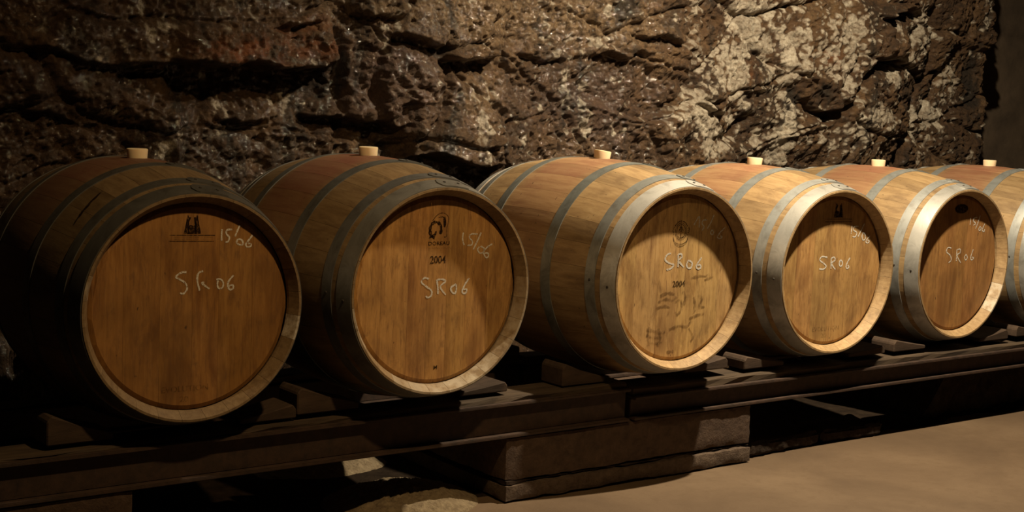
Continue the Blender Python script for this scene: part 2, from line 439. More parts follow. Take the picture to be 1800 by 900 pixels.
wv = sstep(0.40, 0.60, np.clip(wb, 0, 1) * 0.56 + wn * 0.35 + brk * 0.75 + tips * 0.8) * (0.65 + 0.35 * sstep(-.3, .3, N2.fbm(GX * 20, GZ * 20, 3)))
wv = np.maximum(wv, 0.75 * sstep(0.30, 0.42, np.clip(wb, 0, .30) + 0.9 * (0.30 - q1) + 0.5 * N2.fbm(GX * 5, GZ * 5, 3)) * sstep(.12, .3, wb))
add_attr(me, 'white', np.clip(wv, 0, 1))
add_attr(me, 'dry', sstep(4.15, 4.4, GX))
add_attr(me, 'rust', np.clip(blob(GX, GZ, [(2.184, 1.327, .13, .05, 1), (2.329, 1.343, .10, .05, 1), (2.522, 1.38, .12, .08, .8), (5.2, 1.42, .05, .05, .8), (4.75, 1.3, .05, .1, .4)]), 0, 1))
add_attr(me, 'plum', np.clip(blob(GX, GZ, [(2.827, 1.237, .18, .16, 1.4), (3.85, 1.15, .25, .15, .8), (1.6, 1.2, .2, .1, .6)]), 0, 1))
add_attr(me, 'tan', np.clip(blob(GX, GZ, [(3.2, 1.52, .45, .12, .9), (3.9, 1.52, .3, .1, .9), (2.6, 1.48, .2, .07, .6), (3.2, 1.2, .12, .08, .5), (3.0, 1.03, .2, .04, .5), (2.75, 1.03, .04, .08, .9)]) + .12, 0, 1))
tag(link('wall_back', me, M['rock']), 'rough wet rock face with ledges, cracks and white mineral crust', kind='structure')

# ---------------------------------------------------------------- plain wall that carries on beyond the rock face
xs2 = np.arange(5.9, 8.6, 0.03); zs2 = np.arange(-0.03, 2.75, 0.03)
AX, AZ = np.meshgrid(xs2, zs2)
joint = 0.02 * np.exp(-((AZ - 1.62 - 0.03 * N1.fbm(AX * 4, AX * 0, 2)) / 0.02) ** 2)
me = grid_mesh('wall_right', AX, 4.98 + joint - 0.02 * N2.fbm(AX * 3, AZ * 3, 4), AZ)
tag(link('wall_right', me, M['plaster']), 'dark plain wall set back beyond the rock face', kind='structure')

# ---------------------------------------------------------------- floor
fx = np.arange(-2.0, 8.6, 0.06); fy = np.arange(-1.0, 5.1, 0.06)
FX, FY = np.meshgrid(fx, fy)
FZ = -0.004 + 0.004 * N1.fbm(FX * 1.5, FY * 1.5, 3)
me = grid_mesh('floor', FX, FY, FZ)
tag(link('floor', me, M['floor']), 'worn brown cellar floor in front of the barrels', kind='structure')
# ================================================================ supports
def rough_box(name, dims, seed, cell=0.03, amp=0.006, bev=0.008, taper=None):
    # a box with worn edges and a bumpy surface; origin at the middle of its base
    lx, ly, lz = dims
    bm = bmesh.new(); bmesh.ops.create_cube(bm, size=1.0)
    for v in bm.verts: v.co = Vector((v.co.x * lx, v.co.y * ly, (v.co.z + .5) * lz))
    for ax, L in ((0, lx), (1, ly), (2, lz)):
        n = max(1, int(round(L / cell)))
        for k in range(1, n):
            c = Vector((0, 0, 0)); no = Vector((0, 0, 0)); no[ax] = 1
            c[ax] = (L * k / n) - (L / 2 if ax < 2 else 0)
            bmesh.ops.bisect_plane(bm, geom=bm.verts[:] + bm.edges[:] + bm.faces[:], plane_co=c, plane_no=no)
    bm.normal_update()
    from mathutils import noise as mn
    o = Vector((seed * 3.7, seed * 1.3, seed * 7.1))
    for v in bm.verts:
        p = v.co.copy()
        near = sum(1 for ax, L, c0 in ((0, lx, 0), (1, ly, 0), (2, lz, lz / 2)) if abs(abs(p[ax] - c0) - L / 2) < 1e-4)
        d = amp * (mn.noise(p * 9 + o) + 0.6 * mn.noise(p * 27 + o) + 0.35 * mn.noise(p * 60 + o))
        v.co += v.normal * d
        if near >= 2: v.co -= v.normal * bev * (0.6 + 0.9 * abs(mn.noise(p * 14 + o)))
        if taper: v.co = Vector(taper(v.co))
    me = bmmesh(name, bm)
    return me

def prism(name, prof, y0, y1, seg=None):
    # profile in X,Z extruded along Y
    v = [(x, y0, z) for x, z in prof] + [(x, y1, z) for x, z in prof]
    n = len(prof)
    f = [tuple(range(n)), tuple(reversed(range(n, 2 * n)))] + [(i, i + n, (i + 1) % n + n, (i + 1) % n) for i in range(n)]
    bm = bmesh.new(); vs = [bm.verts.new(p) for p in v]
    for q in f: bm.faces.new([vs[i] for i in q])
    return bm

# concrete piers built in courses
def pier(loc, lx, ly, courses, label, seed):
    e = empty('concrete_pier', loc)
    z = 0
    for k, (h, inset, mat) in enumerate(courses):
        o = link('course', rough_box('course', (lx - 2 * inset, ly - 2 * inset, h), seed + k, 0.02, 0.004 if mat == 'concrete' else 0.007, 0.006), M[mat], e, True)
        o.location = (0.003 * (k % 2), 0.004 * k, z); z += h + 0.001
    tag(e, label, 'pier', 'concrete piers under the beams')
    return e
pier((3.165, 3.80, 0.0), 1.06, 0.73, [(0.052, 0.000, 'mortar'), (0.008, 0.006, 'rubble'), (0.136, 0.001, 'concrete')], 'long low concrete pier under the middle of the beams, below the third barrel', 2)
pier((0.98, 3.80, 0.0), 0.95, 0.73, [(0.085, 0.0, 'concrete'), (0.113, 0.003, 'concrete')], 'concrete pier at the bottom left corner under the end of the beam', 9)

# rubble base under the far end, dirt and stones on the ground
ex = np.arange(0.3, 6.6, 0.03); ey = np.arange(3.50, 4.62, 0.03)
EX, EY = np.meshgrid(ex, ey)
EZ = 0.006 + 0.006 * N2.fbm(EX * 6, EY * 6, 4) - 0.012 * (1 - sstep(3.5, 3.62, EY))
tag(link('floor_earth_shade', grid_mesh('floor_earth_shade', EX, EY, EZ), M['earth']), 'bare earth beneath the barrels, its colour darkened to stand in for shade', kind='structure')  # earth sheet added over the floor, shade put into its dark colour
def tap(co):
    x, y, z = co
    k = min(1, max(0, (0.1 - x) / 0.9))
    return (x + 1.15 * z * k, y + 0.18 * z, z)
o = link('rubble_base', rough_box('rubble_base', (1.95, 0.72, 0.196), 21, 0.022, 0.02, 0.014, tap), M['rubble'], None, True); o.location = (5.78, 3.93, 0)
tag(o, 'dark rubble base under the far right end of the beams', 'rubble')
for k, (x, y, lx, ly, lz, rz, lab) in enumerate([(3.92, 3.56, .38, .16, .05, .04, 'low dark stone against the right side of the middle pier'), (4.30, 3.57, .32, .17, .045, -.05, 'low dark stone just left of the rubble base')]):
    o = link('kerb_stone', rough_box('kerb_stone', (lx, ly, lz), 40 + k, 0.012, 0.010, 0.012), M['rubble'], None, True); o.location = (x, y, 0); o.rotation_euler.z = rz
    tag(o, lab, 'stone')
def mound(name, cx, cy, rx, ry, hz, seed, mat, label, cat):
    gx = np.linspace(-1, 1, 121); gy = np.linspace(-1, 1, 81)
    X, Y = np.meshgrid(gx, gy)
    r = np.sqrt(X * X + Y * Y)
    Z = hz * np.clip(1 - r ** 2.2, -0.05, 1) * (1 + .25 * N1.fbm(X * 2 + seed, Y * 2, 3)) + 0.016 * N2.fbm(X * rx * 45 + seed, Y * ry * 45, 4, .65) * np.clip(1.1 - r, 0, 1)
    Z = np.where(r > 1, -0.02, Z)
    o = link(name, grid_mesh(name, X * rx, Y * ry, Z), M[mat]); o.location = (cx, cy, 0)
    return tag(o, label, cat)
mound('grit_heap', 2.36, 3.60, 0.255, 0.20, 0.055, 5, 'dirt', 'low heap of pale grit on the ground beneath the second barrel', 'heap')
mound('grit_heap', 2.34, 4.04, 0.25, 0.14, 0.04, 8, 'dirt', 'small lit patch of pale grit further back, just under the beam edge', 'heap')

# steel I beams with timbers on them: front pair and rear pair
def ibeam(x0, x1, y0, bh, label, grp='steel beams carrying the barrels'):
    e = empty('steel_beam', ((x0 + x1) / 2, y0 + 0.07, 0.20))
    L = (x1 - x0) / 2
    def bxm(a, b, c, d, nm):
        bm = bmesh.new(); bmesh.ops.create_cube(bm, size=1.0)
        for v in bm.verts: v.co = Vector((v.co.x * 2 * L, (a + b) / 2 + v.co.y * (b - a), (c + d) / 2 + v.co.z * (d - c)))
        bmesh.ops.bevel(bm, geom=bm.edges[:], offset=0.002, segments=2, affect='EDGES')
        return link(nm, bmmesh(nm, bm), M['beam'], e)
    bxm(-0.070, 0.070, 0.0, 0.010, 'flange'); bxm(-0.070, 0.070, bh - .010, bh, 'flange'); bxm(-0.045, 0.045, 0.010, bh - .010, 'web')
    return tag(e, label, 'beam', grp)
ibeam(0.45, 3.125, 3.436, .108, 'rusty steel beam running under the front of the first two barrels')
ibeam(3.145, 6.4, 3.436, .078, 'rusty steel beam running under the front of the right-hand barrels')
ibeam(0.45, 3.125, 4.00, .098, 'rear rusty steel beam in the dark behind the left front beam')
ibeam(3.145, 6.4, 4.00, .072, 'rear rusty steel beam in the dark behind the right front beam')
def timber(x0, x1, y0, y1, zb, zt0, zt1, label):
    xm = (x0 + x1) / 2
    bm = bmesh.new(); n = 40
    rng = random.Random(int(x0 * 100 + y0 * 10))
    rows = []
    for k in range(n + 1):
        x = x0 + (x1 - x0) * k / n; zt = zt0 + (zt1 - zt0) * k / n - zb
        j = lambda a: rng.uniform(-a, a)
        rows.append([bm.verts.new(p) for p in ((x - xm, y0 + j(.003), 0), (x - xm, y0 + j(.003), zt - .006 + j(.002)), (x - xm, y0 + .006 + j(.002), zt - .001), (x - xm, y1, zt - .001), (x - xm, y1, 0))])
    for a, b in zip(rows[:-1], rows[1:]):
        for i in range(5): bm.faces.new([a[i], b[i], b[(i + 1) % 5], a[(i + 1) % 5]])
    bm.faces.new(rows[0]); bm.faces.new(rows[-1])
    o = link('timber_rail', bmmesh('timber_rail', bm), M['timber']); o.location = (xm, 0, zb)
    return tag(o, label, 'timber', 'timber rails on the beams')
# ================================================================ barrels
HL = 0.447; RH = 0.290; RB = 0.352; REC = 0.0368
def prof(y):                     # outer radius of the staves, y measured from the middle
    t = abs(y) / HL
    return RB - (RB - RH) * (0.86 * t ** 2 + 0.14 * t ** 4)
NST = 28
def stave_mesh(frac):
    # one stave at the top of the barrel, thick at its chimes, bevelled inside, curved along and across
    half = math.pi / NST * frac
    g = 0.00025
    st = [-HL, -HL + .012, -HL + .03, -.36, -.30, -.24, -.18, -.12, -.06, 0, .06, .12, .18, .24, .30, .36, HL - .03, HL - .012, HL]
    loop = [(y, prof(y), 0) for y in st]
    inner = [(HL, RH - .006, 1), (HL - .029, RH - .0215, 1), (HL - .036, RH - .0235, 1), (.30, prof(.30) - .026, 0), (0, RB - .027, 0), (-.30, prof(.30) - .026, 1),
             (-HL + .036, RH - .0235, 1), (-HL + .029, RH - .0215, 1), (-HL, RH - .006, 1)]
    loop += [(a, b, c) for a, b, c in inner]
    loop[len(st) - 1] = (HL, RH, 1); n = len(loop)
    bm = bmesh.new(); ang = [-1, -.5, 0, .5, 1]; rings = []
    for a in ang:
        ring = []
        for y, r, c in loop:
            th = a * (half - g / r); rr = r - (0.0003 if abs(a) == 1 else 0)
            ring.append(bm.verts.new((rr * math.sin(th), y, rr * math.cos(th))))
        rings.append(ring)
    for q in range(4):
        for i in range(n):
            j = (i + 1) % n
            f = bm.faces.new([rings[q][i], rings[q][j], rings[q + 1][j], rings[q + 1][i]])
            f.smooth = i < len(st) - 1
            f.material_index = 1 if i >= len(st) - 1 else 0
    bm.faces.new(rings[0]); bm.faces.new(list(reversed(rings[-1])))
    return bmmesh('stave', bm)
STAVE = {}
def board_mesh(x0, x1):
    ro, ri, dep = RH - .0238, RH - .036, .007
    n = max(3, int((x1 - x0) / .012)); bm = bmesh.new(); cols = []
    x0, x1 = max(x0, -ro + 1e-4), min(x1, ro - 1e-4)
    for k in range(n + 1):
        x = x0 + .0002 + (x1 - x0 - .0004) * k / n
        zo = math.sqrt(max(1e-8, ro * ro - x * x)); zi = math.sqrt(max(0, ri * ri - x * x)); yi = 0 if zi > 0 else dep * (abs(x) - ri) / (ro - ri)
        zi = max(zi, 1e-3)
        zi = min(zi, zo - 5e-4)
        cols.append([bm.verts.new(p) for p in ((x, .02, -zo), (x, dep, -zo), (x, yi, -zi), (x, yi, 0), (x, yi, zi), (x, dep, zo), (x, .02, zo))])
    for a, b in zip(cols[:-1], cols[1:]):
        for i in range(6): bm.faces.new([a[i], b[i], b[i + 1], a[i + 1]])
    bm.faces.new(cols[0]); bm.faces.new(list(reversed(cols[-1])))
    # groove: ease the long edges a little
    for c in (cols[0], cols[-1]):
        for v in c[2:5]: v.co.y += .0003
    return bmmesh('head_board', bm)
def hoop_mesh(y0, y1, th=0.0022):
    bm = bmesh.new(); n = 112; m = 4; rings = []
    for k in range(n):
        a = 2 * math.pi * k / n; ring = []
        for s in range(m + 1):
            y = y0 + (y1 - y0) * s / m; r = prof(y) + th; ring.append((y, r))
        pr = ring + [(y1, prof(y1) - .001), (y0, prof(y0) - .001)]
        rings.append([bm.verts.new((r * math.sin(a), y, r * math.cos(a))) for y, r in pr])
    for k in range(n):
        A, B = rings[k], rings[(k + 1) % n]
        for i in range(len(A)):
            j = (i + 1) % len(A)
            f = bm.faces.new([A[i], B[i], B[j], A[j]]); f.smooth = i < m
    return bmmesh('hoop', bm)
def lap_mesh(y0, y1, a0, a1):
    # the overlapping hoop end with its rounded tongue
    bm = bmesh.new(); n = 14; m = 6; top = []
    for k in range(n + 1):
        t = k / n; a = a0 + (a1 - a0) * t
        e = 1.0 if t > 0.18 else math.sqrt(max(0.02, 1 - ((0.18 - t) / 0.18) ** 2))
        ym, hw = (y0 + y1) / 2, (y1 - y0) / 2 * 0.98 * e
        row = []
        for s in range(m + 1):
            y = ym - hw + 2 * hw * s / m; r = prof(y) + .0050
            row.append((y, r, a))
        top.append(row)
    P = lambda y, r, a: (r * math.sin(a), y, r * math.cos(a))
    tv = [[bm.verts.new(P(*q)) for q in row] for row in top]
    bv = [[bm.verts.new(P(y, r - .003, a)) for y, r, a in row] for row in top]
    for k in range(n):
        for s in range(m):
            bm.faces.new([tv[k][s], tv[k + 1][s], tv[k + 1][s + 1], tv[k][s + 1]]); bm.faces.new([bv[k][s], bv[k][s + 1], bv[k + 1][s + 1], bv[k + 1][s]])
        bm.faces.new([tv[k][0], bv[k][0], bv[k + 1][0], tv[k + 1][0]]); bm.faces.new([tv[k][m], tv[k + 1][m], bv[k + 1][m], bv[k][m]])
    for k in (0, n):
        for s in range(m): bm.faces.new([tv[k][s], tv[k][s + 1], bv[k][s + 1], bv[k][s]])
    return bmmesh('hoop_lap', bm)
def rivet_mesh():
    bm = bmesh.new(); bmesh.ops.create_uvsphere(bm, u_segments=8, v_segments=5, radius=.0046)
    for v in bm.verts: v.co.z *= .55
    return bmmesh('rivet', bm)
RIVET = rivet_mesh(); RIVET.materials.append(M['iron'])
HOOPS = [('chime_hoop', -HL + .003, -HL + .056), ('quarter_hoop', -HL + .077, -HL + .114), ('bilge_hoop', -HL + .262, -HL + .304)]
HOOP_ME = {}; LAP_ME = {}
for nm, a, b in HOOPS:
    for sg in (1, -1):
        lo, hi = (a, b) if sg == 1 else (-b, -a)
        HOOP_ME[nm, sg] = hoop_mesh(lo, hi); HOOP_ME[nm, sg].materials.append(M['steel'])
        LAP_ME[nm, sg] = lap_mesh(lo, hi, 0.0, 0.30); LAP_ME[nm, sg].materials.append(M['steel'])
def bung_mesh():
    bm = bmesh.new(); n = 28
    pr = [(.0, .027), (.020, .027), (.026, .0268), (.0284, .0258), (.0288, .0240), (.0272, .003), (.0258, -.03), (.0, -.03)]
    rows = [[bm.verts.new((r * math.cos(2 * math.pi * k / n), r * math.sin(2 * math.pi * k / n), z)) for k in range(n)] if r > 0 else [bm.verts.new((0, 0, z))] for r, z in pr]
    for A, B in zip(rows[:-1], rows[1:]):
        for k in range(n):
            l = (k + 1) % n
            if len(A) == 1: bm.faces.new([A[0], B[k], B[l]])
            elif len(B) == 1: bm.faces.new([A[k], B[0], A[l]])
            else: bm.faces.new([A[k], B[k], B[l], A[l]])
    me = bmmesh('bung', bm); me.polygons.foreach_set('use_smooth', [True] * len(me.polygons))
    return me
BUNG = bung_mesh(); BUNG.materials.append(M['bung'])
YH = -HL + REC                    # plane of the front head in the barrel's own axes
def smooth_path(p, n=6):
    if len(p) < 3: 
        a, b = p; return [(a[0] + (b[0] - a[0]) * k / 6, a[1] + (b[1] - a[1]) * k / 6) for k in range(7)]
    q = [p[0]] + list(p) + [p[-1]]; o = []
    for i in range(1, len(q) - 2):
        p0, p1, p2, p3 = q[i - 1], q[i], q[i + 1], q[i + 2]
        for k in range(n):
            t = k / n
            o.append(tuple(0.5 * (2 * p1[c] + (p2[c] - p0[c]) * t + (2 * p0[c] - 5 * p1[c] + 4 * p2[c] - p3[c]) * t * t + (3 * p1[c] - p0[c] - 3 * p2[c] + p3[c]) * t ** 3) for c in (0, 1)))
    return o + [tuple(p[-1])]
def strokes_mesh(name, strokes, width, smooth=True, lift=.0006, jit=.25, seed=1):
    rng = random.Random(seed); bm = bmesh.new()
    for s in strokes:
        p = smooth_path(s) if smooth else [tuple(q) for q in s]
        rows = []
        for i, c in enumerate(p):
            a = p[max(0, i - 1)]; b = p[min(len(p) - 1, i + 1)]; dx, dz = b[0] - a[0], b[1] - a[1]; L = math.hypot(dx, dz) or 1
            w = width / 2 * (1 + rng.uniform(-jit, jit)); nx, nz = -dz / L * w, dx / L * w
            rows.append((bm.verts.new((c[0] - nx, YH - lift, c[1] - nz)), bm.verts.new((c[0] + nx, YH - lift, c[1] + nz))))
        for A, B in zip(rows[:-1], rows[1:]): bm.faces.new([A[0], B[0], B[1], A[1]])
    return bmmesh(name, bm)
def polys_mesh(name, polys, lift=.0006):
    bm = bmesh.new()
    for p in polys: bm.faces.new([bm.verts.new((x, YH - lift, z)) for x, z in p])
    bmesh.ops.triangulate(bm, faces=bm.faces[:])
    return bmmesh(name, bm)
def text_mesh(body, size, width, cx, cz, lift=.0006, shear=0.0):
    cu = bpy.data.curves.new('lettering', 'FONT'); cu.body = body; cu.size = size; cu.align_x = 'CENTER'; cu.align_y = 'CENTER'; cu.shear = shear; cu.resolution_u = 3; cu.offset = size * .022
    t = bpy.data.objects.new('lettering', cu); COL.objects.link(t)
    dg = bpy.context.evaluated_depsgraph_get(); me = bpy.data.meshes.new_from_object(t.evaluated_get(dg))
    bpy.data.objects.remove(t)
    xs_ = [v.co.x for v in me.vertices]; w = max(xs_) - min(xs_); xm = (max(xs_) + min(xs_)) / 2
    for v in me.vertices: v.co = Vector(((v.co.x - xm) * width / w + cx, YH - lift, v.co.y + cz))
    me.name = 'lettering'; me.materials.clear()
    return me
def circ(cx, cz, rx, rz, n=20, a0=0, a1=2 * math.pi): return [(cx + rx * math.cos(a0 + (a1 - a0) * k / n), cz + rz * math.sin(a0 + (a1 - a0) * k / n)) for k in range(n + 1)]

STAINS = {}
def make_barrel(hx, hy, yaw, az, label, idx, headcol, stavetint, hoopcol, winey, pale=(), lap=0.05, bung_tilt=(0, 0), phase=0.0):
    a = math.radians(yaw)
    # head centre -> barrel middle
    cx = hx - math.sin(a) * HL; cy = hy + math.cos(a) * HL
    e = empty('wine_barrel', (cx, cy, az - RB), a)
    tag(e, label, 'barrel', 'wine barrels in a row')
    rng = random.Random(100 + idx)
    # staves of slightly unequal width
    for k in range(NST):
        fr = 0.998
        if fr not in STAVE:
            STAVE[fr] = stave_mesh(fr); STAVE[fr].materials.append(M['stave']); STAVE[fr].materials.append(M['chime'])
        th = phase + 2 * math.pi * k / NST
        o = link('stave', STAVE[fr], None, e); o.location = (0, 0, RB); o.rotation_euler = (0, th, 0)
        top = max(0.0, math.cos(th)); wh = pale.get(k, 0.0) if pale else 0.0
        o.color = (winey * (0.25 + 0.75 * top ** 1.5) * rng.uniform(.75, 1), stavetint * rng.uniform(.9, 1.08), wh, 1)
    # heads
    cuts = [-.267]
    while cuts[-1] < .267 - .05: cuts.append(cuts[-1] + rng.uniform(.062, .098))
    cuts[-1] = .267
    if cuts[-1] - cuts[-2] < .035: cuts.pop(-2)
    for x0, x1 in zip(cuts[:-1], cuts[1:]):
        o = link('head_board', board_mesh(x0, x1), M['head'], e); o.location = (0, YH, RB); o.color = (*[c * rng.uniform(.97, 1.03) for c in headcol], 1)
    bm = bmesh.new(); bmesh.ops.create_circle(bm, cap_ends=True, segments=48, radius=RH - .0238, matrix=Matrix.Rotation(math.pi / 2, 4, 'X'))
    ext = bmesh.ops.extrude_face_region(bm, geom=bm.faces[:]); bmesh.ops.translate(bm, verts=[g for g in ext['geom'] if isinstance(g, bmesh.types.BMVert)], vec=(0, .02, 0))
    o = link('rear_head', bmmesh('rear_head', bm), M['head'], e); o.location = (0, -YH - .02, RB); o.color = (*headcol, 1)
    # hoops
    for hi, (nm, y0, y1) in enumerate(HOOPS):
        for sg in (1, -1):
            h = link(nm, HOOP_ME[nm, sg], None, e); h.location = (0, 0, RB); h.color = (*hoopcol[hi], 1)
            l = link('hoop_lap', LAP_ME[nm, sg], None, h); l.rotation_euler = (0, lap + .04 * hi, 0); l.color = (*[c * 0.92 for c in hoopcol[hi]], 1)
            ym = (y0 + y1) / 2 * sg
            for q, da in enumerate((0.075, 0.225)):
                r = link('rivet', RIVET, None, h); th = lap + .04 * hi + da; rr = prof(ym) + .0055
                r.location = (rr * math.sin(th), ym, rr * math.cos(th)); r.rotation_euler = (0, th, 0)
            if sg == 1 and hi < 2:
                th = -1.62 + .05 * hi; rr = prof(ym) + .0026
                r = link('hoop_nail', RIVET, None, h); r.location = (rr * math.sin(th), ym, rr * math.cos(th)); r.rotation_euler = (0, th, 0)
    o = link('bung', BUNG, None, e); o.location = (0, 0, 2 * RB - .002); o.rotation_euler = (bung_tilt[0], bung_tilt[1], 0); o['label'] = 'cream silicone bung'
    return e
def mark(e, nm, me, mat, lab=None):
    o = link(nm, me, M[mat], e); o.location = (0, 0, RB)
    if lab: o['label'] = lab
    return o

DARK_HOOPS = [(.34, .33, .31)] * 3; MID = [(.66, .64, .60), (.46, .46, .46), (.42, .43, .42)]; PALE_HOOPS = [(1.1, 1.08, 1.04), (.95, .98, .98), (.8, .84, .84)]  # hoop colours: a dark, a middle and a pale set
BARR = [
    dict(hx=1.5885, hy=3.3826, yaw=-3.4, az=.664, label='nearest barrel at the far left with dark hoops and a spaced-out chalk SR 06', headcol=(.80, .63, .42), stavetint=.62, hoopcol=DARK_HOOPS, winey=.85, pale={8: 1.0, 22: .4}, lap=-.02),
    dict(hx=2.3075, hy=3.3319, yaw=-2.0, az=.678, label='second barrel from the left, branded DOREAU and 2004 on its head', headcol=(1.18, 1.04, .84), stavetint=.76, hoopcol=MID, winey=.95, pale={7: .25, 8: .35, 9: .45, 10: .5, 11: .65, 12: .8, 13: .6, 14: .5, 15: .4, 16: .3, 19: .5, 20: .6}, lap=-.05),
    dict(hx=3.2199, hy=3.3111, yaw=-0.9, az=.674, label='pale third barrel with a round crest, 2004 and brown smears on its head', headcol=(1.38, 1.42, 1.42), stavetint=1.08, hoopcol=[(1.5, 1.47, 1.42), (.78, .80, .78), (.62, .66, .64)], winey=.55, pale=(), lap=.04, bung_tilt=(0, .14)),  # chime hoop colour raised to paint in the highlight along its top
    dict(hx=4.0544, hy=3.4024, yaw=-0.8, az=.649, label='fourth barrel from the left with light grey hoops and a towered crest in the shade', headcol=(1.06, 1.0, .88), stavetint=1.05, hoopcol=PALE_HOOPS, winey=.55, pale=(), lap=-.08, bung_tilt=(0, .05)),
    dict(hx=4.8493, hy=3.4517, yaw=1.2, az=.640, label='fifth barrel from the left with a dark oval stamp at the top of its head', headcol=(.84, .70, .55), stavetint=1.0, hoopcol=PALE_HOOPS, winey=.75, pale={9: .7, 10: .8}, lap=-.1),
    dict(hx=5.625, hy=3.47, yaw=0.0, az=.640, label='farthest barrel, cut off by the right edge of the picture', headcol=(.9, .8, .65), stavetint=1.0, hoopcol=PALE_HOOPS, winey=.8, pale=(), lap=-.1),
]
B = [make_barrel(idx=i, **kw) for i, kw in enumerate(BARR)]
